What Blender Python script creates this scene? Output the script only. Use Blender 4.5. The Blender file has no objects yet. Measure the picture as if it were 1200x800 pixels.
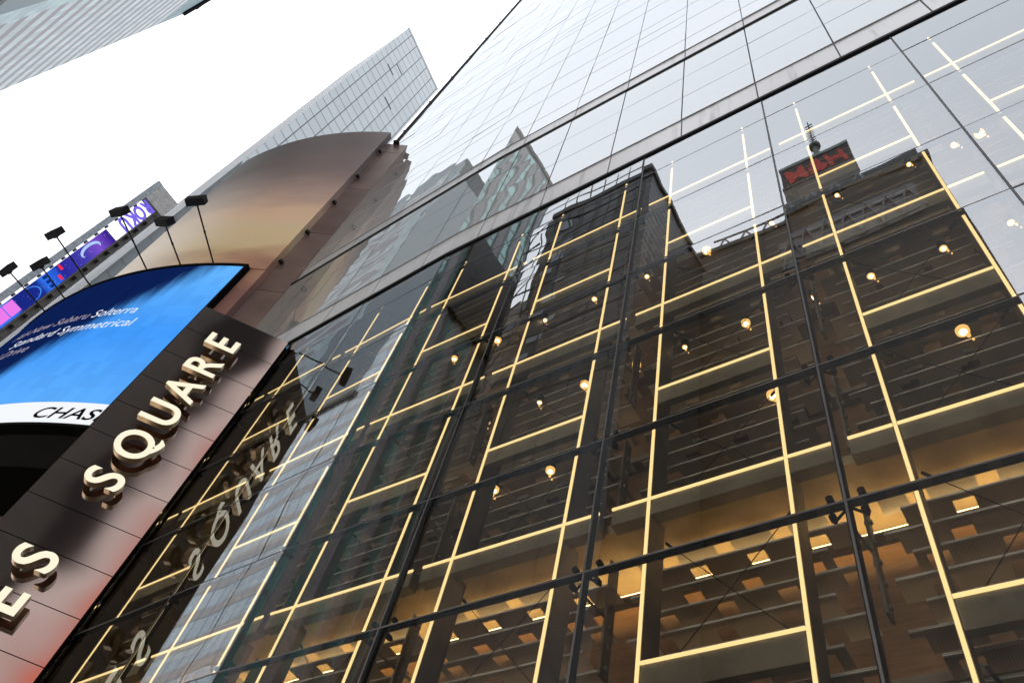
import bpy, bmesh, math, random
from mathutils import Vector, Matrix
rnd = random.Random(7)
S = bpy.context.scene
COL = S.collection
rad = math.radians

# ------------------------------------------------------------------ camera
EYE = 1.6
cam = bpy.data.objects.new('camera', bpy.data.cameras.new('camera'))
COL.objects.link(cam)
CR = Matrix(((0.836422, 0.354268, 0.4182), (0.516324, -0.765284, -0.384383), (0.183867, 0.537433, -0.823018)))
cam.matrix_world = Matrix.Translation((0, 0, EYE)) @ CR.to_4x4()
cam.data.sensor_width = 36
cam.data.lens = 29.2481
cam.data.clip_start = 0.05
cam.data.clip_end = 4000
S.camera = cam

# ------------------------------------------------------------------ world, sun, exposure
W = bpy.data.worlds.new('World'); S.world = W; W.use_nodes = True
nt = W.node_tree; nt.nodes.clear()
sky = nt.nodes.new('ShaderNodeTexSky'); sky.sky_type = 'NISHITA'; sky.sun_disc = False
sky.sun_elevation = rad(48); sky.sun_rotation = rad(200); sky.dust_density = 4; sky.air_density = 1.2
hs = nt.nodes.new('ShaderNodeHueSaturation'); hs.inputs['Saturation'].default_value = 0.22
mx = nt.nodes.new('ShaderNodeMix'); mx.data_type = 'RGBA'; mx.inputs[0].default_value = 0.75
mx.inputs[7].default_value = (6.8, 7.15, 7.6, 1)
bg = nt.nodes.new('ShaderNodeBackground'); bg.inputs[1].default_value = 0.15
out = nt.nodes.new('ShaderNodeOutputWorld')
nt.links.new(sky.outputs[0], hs.inputs['Color']); nt.links.new(hs.outputs[0], mx.inputs[6])
nt.links.new(mx.outputs[2], bg.inputs[0]); nt.links.new(bg.outputs[0], out.inputs[0])
sl = bpy.data.lights.new('sun', 'SUN'); sl.energy = 0.6; sl.angle = rad(25); sl.color = (1, 0.97, 0.93)
sun = bpy.data.objects.new('sun', sl); COL.objects.link(sun)
sun.rotation_euler = (rad(42), 0, rad(-20))
vs = S.view_settings
vs.view_transform = 'Standard'; vs.look = 'None'; vs.exposure = EXPO = 0.9; vs.gamma = 1; vs.use_curve_mapping = False
EX = 2 ** EXPO                      # lamps below are given as seen, after exposure
S.cycles.use_denoising = True
S.cycles.max_bounces = 10; S.cycles.transparent_max_bounces = 24
S.cycles.glossy_bounces = 5; S.cycles.diffuse_bounces = 3
S.cycles.sample_clamp_indirect = 6; S.cycles.blur_glossy = 0.3
S.cycles.caustics_reflective = False; S.cycles.caustics_refractive = False

# ------------------------------------------------------------------ materials
def mat(name):
    m = bpy.data.materials.new(name); m.use_nodes = True; m.node_tree.nodes.clear()
    return m, m.node_tree
def N(t, kind, **kw):
    n = t.nodes.new('ShaderNode' + kind)
    for k, v in kw.items():
        if k.startswith('i_'): n.inputs[k[2:].replace('_', ' ')].default_value = v
        else: setattr(n, k, v)
    return n
def L(t, a, b): t.links.new(a, b)
def outp(t, sh): L(t, sh, t.nodes.new('ShaderNodeOutputMaterial').inputs[0])
def rgba(c): return (c[0], c[1], c[2], 1)
def pbr(name, c, rough=0.5, metal=0.0, vary=0.25, scale=3.0, bump=0.0, streak=False, spec=0.5):
    m, t = mat(name)
    p = N(t, 'BsdfPrincipled'); p.inputs['Roughness'].default_value = rough; p.inputs['Metallic'].default_value = metal
    p.inputs['Specular IOR Level'].default_value = spec
    tc = N(t, 'TexCoord'); mp = N(t, 'Mapping'); L(t, tc.outputs['Object'], mp.inputs[0])
    if streak: mp.inputs['Scale'].default_value = (1, 1, 0.08)
    nz = N(t, 'TexNoise'); nz.inputs['Scale'].default_value = scale; nz.inputs['Detail'].default_value = 6
    L(t, mp.outputs[0], nz.inputs['Vector'])
    cr = N(t, 'ValToRGB'); cr.color_ramp.elements[0].position = 0.3; cr.color_ramp.elements[1].position = 0.7
    cr.color_ramp.elements[0].color = rgba([x * (1 - vary) for x in c]); cr.color_ramp.elements[1].color = rgba([min(1, x * (1 + vary)) for x in c])
    L(t, nz.outputs[0], cr.inputs[0]); L(t, cr.outputs[0], p.inputs['Base Color'])
    mr = N(t, 'MapRange'); mr.inputs[3].default_value = max(0.02, rough * 0.8); mr.inputs[4].default_value = min(1, rough * 1.25)
    L(t, nz.outputs[0], mr.inputs[0]); L(t, mr.outputs[0], p.inputs['Roughness'])
    if bump:
        b = N(t, 'Bump'); b.inputs['Strength'].default_value = bump; b.inputs['Distance'].default_value = 0.05
        L(t, nz.outputs[0], b.inputs['Height']); L(t, b.outputs[0], p.inputs['Normal'])
    outp(t, p.outputs[0]); return m
def emit(name, c, s):
    m, t = mat(name); e = N(t, 'Emission'); e.inputs[0].default_value = rgba(c); e.inputs[1].default_value = s / EX
    outp(t, e.outputs[0]); return m
def glazing(name, ior, tint, back=None, wav=0.035, gl=(0.93, 0.96, 1.0), wscale=0.7):
    """reflective glass: mirror layer by Fresnel over a clear tint or an opaque fritted back"""
    m, t = mat(name)
    tc = N(t, 'TexCoord'); ge = N(t, 'NewGeometry')
    nz = N(t, 'TexNoise'); nz.inputs['Scale'].default_value = wscale; nz.inputs['Detail'].default_value = 1
    L(t, ge.outputs['Position'], nz.inputs['Vector'])
    b = N(t, 'Bump'); b.inputs['Strength'].default_value = 1; b.inputs['Distance'].default_value = wav
    L(t, nz.outputs[0], b.inputs['Height'])
    fr = N(t, 'Fresnel'); fr.inputs[0].default_value = ior
    g = N(t, 'BsdfGlossy'); g.inputs['Roughness'].default_value = 0.0; g.inputs[0].default_value = rgba(gl)
    L(t, b.outputs[0], g.inputs['Normal'])
    if back:
        d = N(t, 'BsdfDiffuse'); d.inputs[0].default_value = rgba(back)
    else:
        d = N(t, 'BsdfTransparent'); d.inputs[0].default_value = rgba(tint)
    x = N(t, 'MixShader'); L(t, fr.outputs[0], x.inputs[0]); L(t, d.outputs[0], x.inputs[1]); L(t, g.outputs[0], x.inputs[2])
    outp(t, x.outputs[0]); return m
def clearmat(name, c):
    m, t = mat(name); d = N(t, 'BsdfTransparent'); d.inputs[0].default_value = rgba(c); outp(t, d.outputs[0]); return m
def perforated(name, c, op):
    m, t = mat(name)
    tc = N(t, 'TexCoord'); vo = N(t, 'TexVoronoi'); vo.inputs['Scale'].default_value = 55; vo.inputs['Randomness'].default_value = 0.0
    L(t, tc.outputs['Object'], vo.inputs['Vector'])
    mr = N(t, 'MapRange'); mr.inputs[1].default_value = 0.28; mr.inputs[2].default_value = 0.34; mr.inputs[3].default_value = op; mr.inputs[4].default_value = 0.0
    L(t, vo.outputs['Distance'], mr.inputs[0])
    p = N(t, 'BsdfPrincipled'); p.inputs['Base Color'].default_value = rgba(c); p.inputs['Roughness'].default_value = 0.45; p.inputs['Metallic'].default_value = 0.0
    tr = N(t, 'BsdfTransparent'); x = N(t, 'MixShader')
    L(t, mr.outputs[0], x.inputs[0]); L(t, p.outputs[0], x.inputs[1]); L(t, tr.outputs[0], x.inputs[2]); outp(t, x.outputs[0]); return m
def wood(name, c):
    m, t = mat(name)
    tc = N(t, 'TexCoord'); mp = N(t, 'Mapping'); mp.inputs['Scale'].default_value = (1.2, 1.2, 14); L(t, tc.outputs['Object'], mp.inputs[0])
    nz = N(t, 'TexNoise'); nz.inputs['Scale'].default_value = 3; nz.inputs['Detail'].default_value = 8; nz.inputs['Distortion'].default_value = 0.6
    L(t, mp.outputs[0], nz.inputs['Vector'])
    cr = N(t, 'ValToRGB'); cr.color_ramp.elements[0].position = 0.3; cr.color_ramp.elements[1].position = 0.7
    cr.color_ramp.elements[0].color = rgba([x * 0.6 for x in c]); cr.color_ramp.elements[1].color = rgba(c)
    p = N(t, 'BsdfPrincipled'); p.inputs['Roughness'].default_value = 0.4
    L(t, nz.outputs[0], cr.inputs[0]); L(t, cr.outputs[0], p.inputs['Base Color']); outp(t, p.outputs[0]); return m
def gridmat(name, glass, line, sx, sz, lw, rough=0.12, metal=0.0, ox=0.0, axis=0, band=None, bandh=0.45, ior=1.7, vary=0.1, jog=0.0):
    """curtain wall: glass cells with thin joint lines; axis 0: along x, 1: along y; band: colour of a spandrel stripe in every storey"""
    m, t = mat(name)
    tc = N(t, 'TexCoord'); sp = N(t, 'SeparateXYZ'); L(t, tc.outputs['Object'], sp.inputs[0])
    def cell(sock, s):
        d = N(t, 'Math', operation='DIVIDE'); d.inputs[1].default_value = s; L(t, sock, d.inputs[0])
        f = N(t, 'Math', operation='FRACT'); L(t, d.outputs[0], f.inputs[0])
        fl = N(t, 'Math', operation='FLOOR'); L(t, d.outputs[0], fl.inputs[0])
        return f.outputs[0], fl.outputs[0]
    fu, iu = cell(sp.outputs[axis], sx); fz, iz = cell(sp.outputs[2], sz)
    def less(sock, v):
        n = N(t, 'Math', operation='LESS_THAN'); n.inputs[1].default_value = v; L(t, sock, n.inputs[0]); return n.outputs[0]
    a = less(fu, lw / sx); b = less(fz, lw / sz)
    mxn = N(t, 'Math', operation='MAXIMUM'); L(t, a, mxn.inputs[0]); L(t, b, mxn.inputs[1])
    cb = N(t, 'CombineXYZ'); L(t, iu, cb.inputs[0]); L(t, iz, cb.inputs[1])
    wn = N(t, 'TexWhiteNoise', noise_dimensions='2D'); L(t, cb.outputs[0], wn.inputs['Vector'])
    cr = N(t, 'ValToRGB'); cr.color_ramp.elements[0].color = rgba([x * (1 - vary) for x in glass]); cr.color_ramp.elements[1].color = rgba([min(1, x * (1 + vary)) for x in glass])
    L(t, wn.outputs[0], cr.inputs[0]); col = cr.outputs[0]
    if band:
        bs = less(fz, bandh); m1 = N(t, 'Mix', data_type='RGBA'); m1.inputs[7].default_value = rgba(band)
        L(t, bs, m1.inputs[0]); L(t, col, m1.inputs[6]); col = m1.outputs[2]
    m2 = N(t, 'Mix', data_type='RGBA'); m2.inputs[7].default_value = rgba(line)
    L(t, mxn.outputs[0], m2.inputs[0]); L(t, col, m2.inputs[6])
    p = N(t, 'BsdfPrincipled'); L(t, m2.outputs[2], p.inputs['Base Color']); p.inputs['Metallic'].default_value = metal
    p.inputs['IOR'].default_value = ior
    rr = N(t, 'MapRange'); rr.inputs[3].default_value = rough; rr.inputs[4].default_value = 0.6; L(t, mxn.outputs[0], rr.inputs[0])
    L(t, rr.outputs[0], p.inputs['Roughness'])
    if jog:
        ge = N(t, 'NewGeometry'); vm = N(t, 'VectorMath', operation='SUBTRACT'); vm.inputs[1].default_value = (0.5, 0.5, 0.5); L(t, wn.outputs[1], vm.inputs[0])
        sc = N(t, 'VectorMath', operation='SCALE'); sc.inputs['Scale'].default_value = jog; L(t, vm.outputs[0], sc.inputs[0])
        ad = N(t, 'VectorMath', operation='ADD'); L(t, ge.outputs['Normal'], ad.inputs[0]); L(t, sc.outputs[0], ad.inputs[1])
        nm = N(t, 'VectorMath', operation='NORMALIZE'); L(t, ad.outputs[0], nm.inputs[0]); L(t, nm.outputs[0], p.inputs['Normal'])
    outp(t, p.outputs[0]); return m

M = {}
M['glass'] = glazing('facade_glass', 2.9, (0.80, 0.78, 0.72), wav=0.0035)
M['glass_inner'] = clearmat('glass_body', (0.97, 0.98, 0.97))
M['upper'] = glazing('fritted_glass', 3.6, None, back=(0.22, 0.23, 0.24), wav=0.004)
M['upper_low'] = glazing('fritted_glass_low', 2.9, None, back=(0.13, 0.138, 0.14), wav=0.005)
M['joint'] = pbr('joint_rubber', (0.02, 0.02, 0.022), 0.5)
M['fine'] = pbr('fine_joint', (0.30, 0.28, 0.26), 0.5)
M['black'] = pbr('black_metal', (0.008, 0.008, 0.009), 0.6, 0.0, spec=0.08)
M['steel'] = pbr('stainless', (0.45, 0.44, 0.42), 0.3, 0.9)
M['fin'] = pbr('grey_fin', (0.25, 0.225, 0.18), 0.5)
M['led'] = emit('led_line', (1.0, 0.73, 0.34), 1.9)
M['louvre'] = perforated('perforated_louvre', (0.58, 0.55, 0.49), 0.35)
M['lip'] = pbr('louvre_lip', (0.88, 0.88, 0.86), 0.35)
M['wood'] = wood('walnut', (0.30, 0.13, 0.05))
M['wall_in'] = wood('wall_timber', (0.29, 0.17, 0.085))
M['ceil_in'] = pbr('inner_ceiling', (0.10, 0.085, 0.07), 0.6)
M['gold'] = pbr('cove_ceiling', (0.62, 0.50, 0.30), 0.6)
M['bulb'] = emit('warm_bulb', (1.0, 0.72, 0.36), 9); M['halo'] = emit('warm_glow', (1.0, 0.56, 0.17), 1.7)
M['cove'] = emit('cove_lamp', (1.0, 0.66, 0.28), 11.0)
M['conc'] = pbr('concrete', (0.30, 0.29, 0.28), 0.8, vary=0.15, bump=0.2)

# stained spandrel metal
def spandrel():
    m, t = mat('stained_spandrel')
    tc = N(t, 'TexCoord'); mp = N(t, 'Mapping'); mp.inputs['Scale'].default_value = (2.2, 2.2, 0.22); L(t, tc.outputs['Object'], mp.inputs[0])
    nz = N(t, 'TexNoise'); nz.inputs['Scale'].default_value = 3; nz.inputs['Detail'].default_value = 7; L(t, mp.outputs[0], nz.inputs['Vector'])
    cr = N(t, 'ValToRGB'); e = cr.color_ramp.elements
    e[0].position = 0.30; e[0].color = (0.10, 0.095, 0.095, 1); e[1].position = 0.45; e[1].color = (0.225, 0.23, 0.25, 1)
    L(t, nz.outputs[0], cr.inputs[0])
    p = N(t, 'BsdfPrincipled'); L(t, cr.outputs[0], p.inputs['Base Color']); p.inputs['Roughness'].default_value = 0.28; p.inputs['IOR'].default_value = 1.9
    outp(t, p.outputs[0]); return m
M['spandrel'] = spandrel()

# ------------------------------------------------------------------ mesh helpers
class MB:
    def __init__(s): s.v = []; s.f = []; s.m = []
    def quad(s, a, b, c, d, mi=0):
        n = len(s.v); s.v += [a, b, c, d]; s.f.append((n, n + 1, n + 2, n + 3)); s.m.append(mi)
    def hexa(s, p, mi=0, front=None):
        n = len(s.v); s.v += [tuple(q) for q in p]
        fs = [(0, 3, 2, 1), (4, 5, 6, 7), (0, 1, 5, 4), (1, 2, 6, 5), (2, 3, 7, 6), (3, 0, 4, 7)]
        for i, q in enumerate(fs):
            s.f.append(tuple(n + k for k in q)); s.m.append(front if (front is not None and i == 2) else mi)
    def box(s, x0, x1, y0, y1, z0, z1, mi=0, front=None, T=None):
        p = [(x0, y0, z0), (x1, y0, z0), (x1, y1, z0), (x0, y1, z0), (x0, y0, z1), (x1, y0, z1), (x1, y1, z1), (x0, y1, z1)]
        if T: p = [T(*q) for q in p]
        s.hexa(p, mi, front)
    def tube(s, a, b, r, n=8, mi=0, r2=None):
        a = Vector(a); b = Vector(b); d = (b - a).normalized(); r2 = r if r2 is None else r2
        u = d.cross(Vector((0, 0, 1)) if abs(d.z) < 0.9 else Vector((1, 0, 0))).normalized(); w = d.cross(u)
        k = len(s.v)
        for i in range(n):
            c, sn = math.cos(2 * math.pi * i / n), math.sin(2 * math.pi * i / n); o = u * c + w * sn
            s.v.append(tuple(a + o * r)); s.v.append(tuple(b + o * r2))
        for i in range(n):
            j = (i + 1) % n; s.f.append((k + 2 * i, k + 2 * j, k + 2 * j + 1, k + 2 * i + 1)); s.m.append(mi)
        s.f.append(tuple(k + 2 * i for i in range(n))[::-1]); s.m.append(mi)
        s.f.append(tuple(k + 2 * i + 1 for i in range(n))); s.m.append(mi)
    def obox(s, c, ax, ay, az, h, mi=0):
        c = Vector(c); p = []
        for z in (-1, 1):
            for x, y in ((-1, -1), (1, -1), (1, 1), (-1, 1)):
                p.append(tuple(c + ax * x * h[0] + ay * y * h[1] + az * z * h[2]))
        s.hexa(p, mi)
    def arc(s, cx, cy, r0, r1, a0, a1, z0, z1, n=32, mi=0, outer=None):
        """a curved slab between radii; angles measured from -y towards +x, degrees"""
        k = len(s.v)
        for i in range(n + 1):
            a = rad(a0 + (a1 - a0) * i / n); sx, sy = math.sin(a), -math.cos(a)
            for r, z in ((r0, z0), (r1, z0), (r1, z1), (r0, z1)): s.v.append((cx + sx * r, cy + sy * r, z))
        for i in range(n):
            for e in range(4):
                f = (e + 1) % 4; q = (k + 4 * i + e, k + 4 * (i + 1) + e, k + 4 * (i + 1) + f, k + 4 * i + f)
                s.f.append(q); s.m.append(outer if (outer is not None and e == 1) else mi)
        s.f.append((k, k + 1, k + 2, k + 3)); s.m.append(mi); q = k + 4 * n
        s.f.append((q + 3, q + 2, q + 1, q)); s.m.append(mi)
    def build(s, name, mats, parent=None, smooth=False, bevel=0.0):
        me = bpy.data.meshes.new(name); me.from_pydata(s.v, [], s.f); me.update()
        if not isinstance(mats, (list, tuple)): mats = [mats]
        for q in mats: me.materials.append(q)
        me.polygons.foreach_set('material_index', s.m)
        bm = bmesh.new(); bm.from_mesh(me); bmesh.ops.recalc_face_normals(bm, faces=bm.faces); bm.to_mesh(me); bm.free()
        if smooth: me.shade_smooth() if hasattr(me, 'shade_smooth') else None
        o = bpy.data.objects.new(name, me); COL.objects.link(o)
        if parent: o.parent = parent; o.matrix_parent_inverse = parent.matrix_world.inverted()
        if smooth:
            try: me.set_sharp_from_angle(angle=rad(35))
            except Exception: pass
        if bevel:
            b = o.modifiers.new('bevel', 'BEVEL'); b.width = bevel; b.segments = 2; b.limit_method = 'ANGLE'
        return o
def thing(name, label, cat, loc=(0, 0, 0), group=None):
    o = bpy.data.objects.new(name, None); o.location = loc; COL.objects.link(o); o.empty_display_size = 0.2
    o['label'] = label; o['category'] = cat
    if group: o['group'] = group
    bpy.context.view_layer.update()
    return o
def tag(o, label, cat, group=None):
    o['label'] = label; o['category'] = cat
    if group: o['group'] = group
    return o
def struct(o): o['kind'] = 'structure'; return o
def text_mesh(body, size, extrude=0.0, offset=0.0, shear=0.0, spacing=1.0, align='LEFT', res=4):
    c = bpy.data.curves.new('t', 'FONT'); c.body = body; c.size = size; c.extrude = extrude; c.offset = offset
    c.shear = shear; c.space_character = spacing; c.align_x = align; c.resolution_u = res
    o = bpy.data.objects.new('t', c); COL.objects.link(o)
    dg = bpy.context.evaluated_depsgraph_get(); me = bpy.data.meshes.new_from_object(o.evaluated_get(dg))
    bpy.data.objects.remove(o); bpy.data.curves.remove(c); return me
def mesh_obj(name, me, mats, parent=None):
    me.materials.clear()
    for q in (mats if isinstance(mats, (list, tuple)) else [mats]): me.materials.append(q)
    o = bpy.data.objects.new(name, me); COL.objects.link(o); me.name = name
    if parent: o.parent = parent; o.matrix_parent_inverse = parent.matrix_world.inverted()
    return o

# ------------------------------------------------------------------ ground
m = MB(); m.box(-900, 900, -0.9, 900, -0.6, 0.0)
struct(m.build('pavement', pbr('paving', (0.24, 0.235, 0.225), 0.75, vary=0.2, scale=1.5, bump=0.1)))
m = MB(); m.box(-900, 900, -1.1, -0.9, -0.6, 0.004)
struct(m.build('kerb', pbr('kerb_granite', (0.33, 0.32, 0.31), 0.7)))
m = MB(); m.box(-900, 900, -14.5, -1.1, -0.6, -0.14)
struct(m.build('road', pbr('asphalt', (0.05, 0.05, 0.052), 0.85, scale=9, bump=0.15)))
m = MB()
for i in range(-20, 21):
    m.box(i * 9.0, i * 9.0 + 3.0, -5.6, -5.45, -0.14, -0.135); m.box(i * 9.0, i * 9.0 + 3.0, -9.9, -9.75, -0.14, -0.135)
struct(m.build('road_marking', pbr('road_paint', (0.75, 0.75, 0.72), 0.6)))
m = MB(); m.box(-900, 900, -900, -14.5, -0.6, 0.0)
struct(m.build('far_pavement', M['conc']))

# ------------------------------------------------------------------ the glass building
BX, TH = -6.78, rad(2.7)                 # the facade turns slightly away at this corner
def F(x, d, z):
    """facade coordinates (along the front, depth behind the glass, height) to the world"""
    if x >= BX - 1e-6: return (x, 4 + d, z)
    s = BX - x
    return (BX - s * math.cos(TH) + d * math.sin(TH), 4 + s * math.sin(TH) + d * math.cos(TH), z)
COLS = [-14.76, -12.76, -10.76, -8.77, -6.78, -4.78, -2.78, -0.82, 1.08, 3.04, 5.0]
R = [1.20, 2.75, 4.32, 5.92, 7.49, 9.08, 10.70, 12.27, 13.80, 14.66]
H7, H8 = 14.70, 19.56
G = thing('glass_office_building', 'glass-fronted office building with glowing warm light strips behind its lower panes and mirror glass above', 'building', (-4, 4, 0))
g = 0.012
for i in range(len(COLS) - 1):
    x0, x1 = COLS[i] + g, COLS[i + 1] - g
    for j in range(len(R) - 1):
        z0, z1 = R[j] + g, R[j + 1] - g
        t1, t2 = rnd.uniform(-1, 1) * 0.0034, rnd.uniform(-1, 1) * 0.0034
        m = MB()
        def T(x, y, z, x0=x0, x1=x1, z0=z0, z1=z1, t1=t1, t2=t2):
            return F(x, y + 0.008 + t1 * (x - (x0 + x1) / 2) + t2 * (z - (z0 + z1) / 2), z)
        m.box(x0, x1, 0, 0.02, z0, z1, 0, 1, T)
        m.build('glass_pane', [M['glass_inner'], M['glass']], G)
# thin joints and, behind the glass, the dark rods that carry it
m = MB()
for x in COLS: m.box(x - 0.009, x + 0.009, 0.008, 0.024, R[0], H7, 0, None, F)
for z in R[:-1]:
    for i in range(len(COLS) - 1): m.box(COLS[i] + 0.009, COLS[i + 1] - 0.009, 0.009, 0.023, z - 0.009, z + 0.009, 0, None, F)
m.build('joint_seal', M['joint'], G)
for x in COLS:
    m = MB(); m.tube(F(x, 0.058, 0.3), F(x, 0.058, H7), 0.026, 10); m.build('mullion_rod', M['black'], G, True)
for z in R[:-1]:
    m = MB(); m.tube(F(BX, 0.056, z), F(COLS[-1], 0.056, z), 0.024, 10); m.tube(F(COLS[0], 0.056, z), F(BX - 0.001, 0.056, z), 0.024, 10)
    m.build('transom_rod', M['black'], G, True)
for x in COLS[1:-1]:
    for z in R[:-1]:
        m = MB()
        for sx in (-1, 1):
            for sz in (-1, 1):
                cx, cz = x + sx * 0.105, z + sz * 0.085
                m.tube(F(cx, 0.03, cz), F(cx, 0.075, cz), 0.026, 10); m.tube(F(cx, 0.075, cz), F(cx, 0.10, cz), 0.014, 8)
                m.tube(F(cx, 0.09, cz), F(x, 0.07, z), 0.011, 6)
        m.build('spider_fitting', M['black'], G, True)

# light strips on deep fins, 0.19 m behind the glass
LD = 0.19
ZF = [6.73, 9.92, 13.06]                  # full-width lines
ZM = [3.56, 5.15, 8.26, 11.47]            # lines inside one bay only
ZM = [5.15, 8.26, 11.47]
ZT = 14.40
led = lambda m, x0, x1, z0, z1: m.box(x0, x1, LD - 0.008, LD + 0.004, z0, z1, 0, None, F)
edges = []
for i in range(len(COLS) - 1):
    a = COLS[i] + 0.41; b = COLS[i + 1] - 0.40
    edges.append((a, b))
    for x in (a, b):
        m = MB(); m.box(x - 0.018, x + 0.018, LD + 0.005, LD + 0.26, 0.3, ZT, 0, None, F); f = m.build('fin', M['fin'], G)
        m = MB(); led(m, x - 0.0125, x + 0.0125, 0.3, ZT); m.build('light_strip', M['led'], G)
    for z in [2.0] + ZM + ZF:
        full = z in ZF
        xa, xb = (COLS[i] + 0.07, COLS[i + 1] - 0.05) if full else (a, b)
        segs = [(xa, a - 0.017), (a + 0.017, b - 0.017), (b + 0.017, xb)] if full else [(a + 0.017, b - 0.017)]
        m = MB(); k = MB()
        for s0, s1 in segs:
            led(m, s0, s1, z - 0.0125, z + 0.0125)
        for s0, s1 in ([(xa, a - 0.023), (a + 0.023, b - 0.023), (b + 0.023, xb)] if full else [(a + 0.023, b - 0.023)]):
            k.box(s0, s1, LD + 0.006, LD + (0.12 if z == ZF[0] else 0.08), z - (0.18 if z == ZF[0] else 0.23), z + 0.016, 0, None, F)
        m.build('light_strip', M['led'], G)
        k.build('transom_beam', M['fin'], G)

# louvre banks, timber baffles, brackets and wire bracing behind the strips
LY = 0.58
M['fill_strip'] = emit('fill_strip', (1.0, 0.68, 0.36), 2.4)  # glowing strips on ledges, added to brighten the louvres and timber wall
for z in [3.60, 5.19, 8.30, 9.95, 11.50]:
    m = MB(); q = MB()
    for s0, s1 in ((-6.78, 5.0), (-14.0, -6.79)):
        m.box(s0, s1, 0.97, 1.115, z, z + 0.03, 0, None, F); m.box(s0, s1, 0.955, 0.968, z, z + 0.075, 0, None, F); q.box(s0 + 0.05, s1 - 0.05, 1.00, 1.04, z + 0.032, z + 0.06, 0, None, F)
    lg = m.build('fill_ledge', M['fin'], G); q.build('fill_strip', M['fill_strip'], lg)
for i, (a, b) in enumerate(edges):
    m = MB(); q = MB(); n = 0; z = 2.2
    while z < 13.95:
        if 6.60 < z < 6.75: z += 0.205; n += 1; continue
        lo, hi = (COLS[i] + 0.09, COLS[i + 1] - 0.30) if n % 2 else (COLS[i] + 0.24, COLS[i + 1] - 0.10)
        m.box(lo, hi, LY, LY + 0.045, z, z + 0.004, 0, None, F)
        m.box(lo, hi, LY - 0.014, LY - 0.001, z - 0.002, z + 0.007, 1, None, F)
        m.box(lo, hi, LY + 0.002, LY + 0.008, z + 0.024, z + 0.030, 1, None, F)
        x = lo - (n % 4) * 0.13
        while x < hi:
            xa, xb = max(lo, x), min(hi, x + 0.33)
            if xb - xa > 0.03: m.box(xa, xb, LY + 0.0452, LY + 0.22, z, z + 0.004, 0, None, F)
            x += 0.33 + 0.14
        z += 0.205; n += 1
    m.build('louvre_bank', [M['louvre'], M['lip']], G)
for x in COLS[1:-1]:
    for z in ZF + [5.15, 8.26]:
        m = MB(); m.box(x + 0.035, x + 0.055, 0.30, 0.42, z - 1.5, z - 0.45, 0, None, F)
        for k in range(6): m.tube(F(x + 0.02, 0.36, z - 1.42 + k * 0.18), F(x + 0.075, 0.36, z - 1.42 + k * 0.18), 0.018, 8)
        m.tube(F(x, 0.085, z - 1.0), F(x + 0.045, 0.36, z - 1.0), 0.012, 6)
        m.build('bracket', M['fin'], G)
lv = sorted([2.0] + ZM + ZF + [ZT])
for i, (a, b) in enumerate(edges):
    m = MB()
    for k in range(len(lv) - 1):
        z0, z1 = lv[k] + 0.05, lv[k + 1] - 0.30
        p = [F(a + 0.05, 0.42, z0), F(b - 0.05, 0.42, z1), F(b - 0.05, 0.425, z0), F(a + 0.05, 0.425, z1)]
        m.tube(p[0], p[1], 0.0036, 6); m.tube(p[2], p[3], 0.0036, 6)
        for c, e in ((p[1], p[0]), (p[3], p[2])):
            c = Vector(c); e = Vector(e); d = (e - c).normalized(); m.tube(c, c + d * 0.11, 0.013, 8)
    m.build('wire_brace', M['black'], G)

# rooms behind: timber wall, ceilings, the lit cove
m = MB(); m.box(-6.78, 8.0, 1.12, 1.3, 0.0, 14.44, 0, None, F); m.box(-14.7, -6.79, 1.12, 1.3, 0.0, 14.44, 0, None, F)
m.build('inner_wall', M['wall_in'], G)
m = MB(); m.box(-6.78, 8.0, 0.02, 9.0, 14.45, 14.64, 0, None, F); m.box(-14.7, -6.79, 0.02, 9.0, 14.45, 14.64, 0, None, F)
m.build('ceiling', M['ceil_in'], G)
m = MB(); m.box(5.02, 5.2, 0.0, 9, 0, 14.4, 0, None, F); m.build('side_wall', M['wall_in'], G)
m = MB(); m.box(-14.95, -14.8, 0.0, 9, 0, 14.4, 0, None, F); m.build('side_wall', M['wall_in'], G)
m = MB(); m.box(-6.78, 5.0, 0.335, 1.11, 6.62, 6.72, 0, None, F); m.box(-14.7, -6.79, 0.335, 1.11, 6.62, 6.72, 0, None, F)
m.build('cove_ceiling', M['gold'], G)
m = MB(); m.box(-6.78, 5.0, 0.88, 0.93, 6.41, 6.45, 0, None, F); m.box(-14.0, -6.79, 0.88, 0.93, 6.41, 6.45, 0, None, F)
m.build('cove_lamp', M['cove'], G)
m = MB(); m.box(-6.78, 5.0, 0.845, 0.97, 6.385, 6.405, 0, None, F); m.box(-14.0, -6.79, 0.845, 0.97, 6.385, 6.405, 0, None, F); m.build('cove_tray', M['fin'], G)
m = MB(); m.box(-14.9, 5.0, -0.15, 0.3, 0, 0.3, 0, None, lambda x, y, z: F(x, y, z)); m.build('plinth', M['conc'], G)

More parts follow.
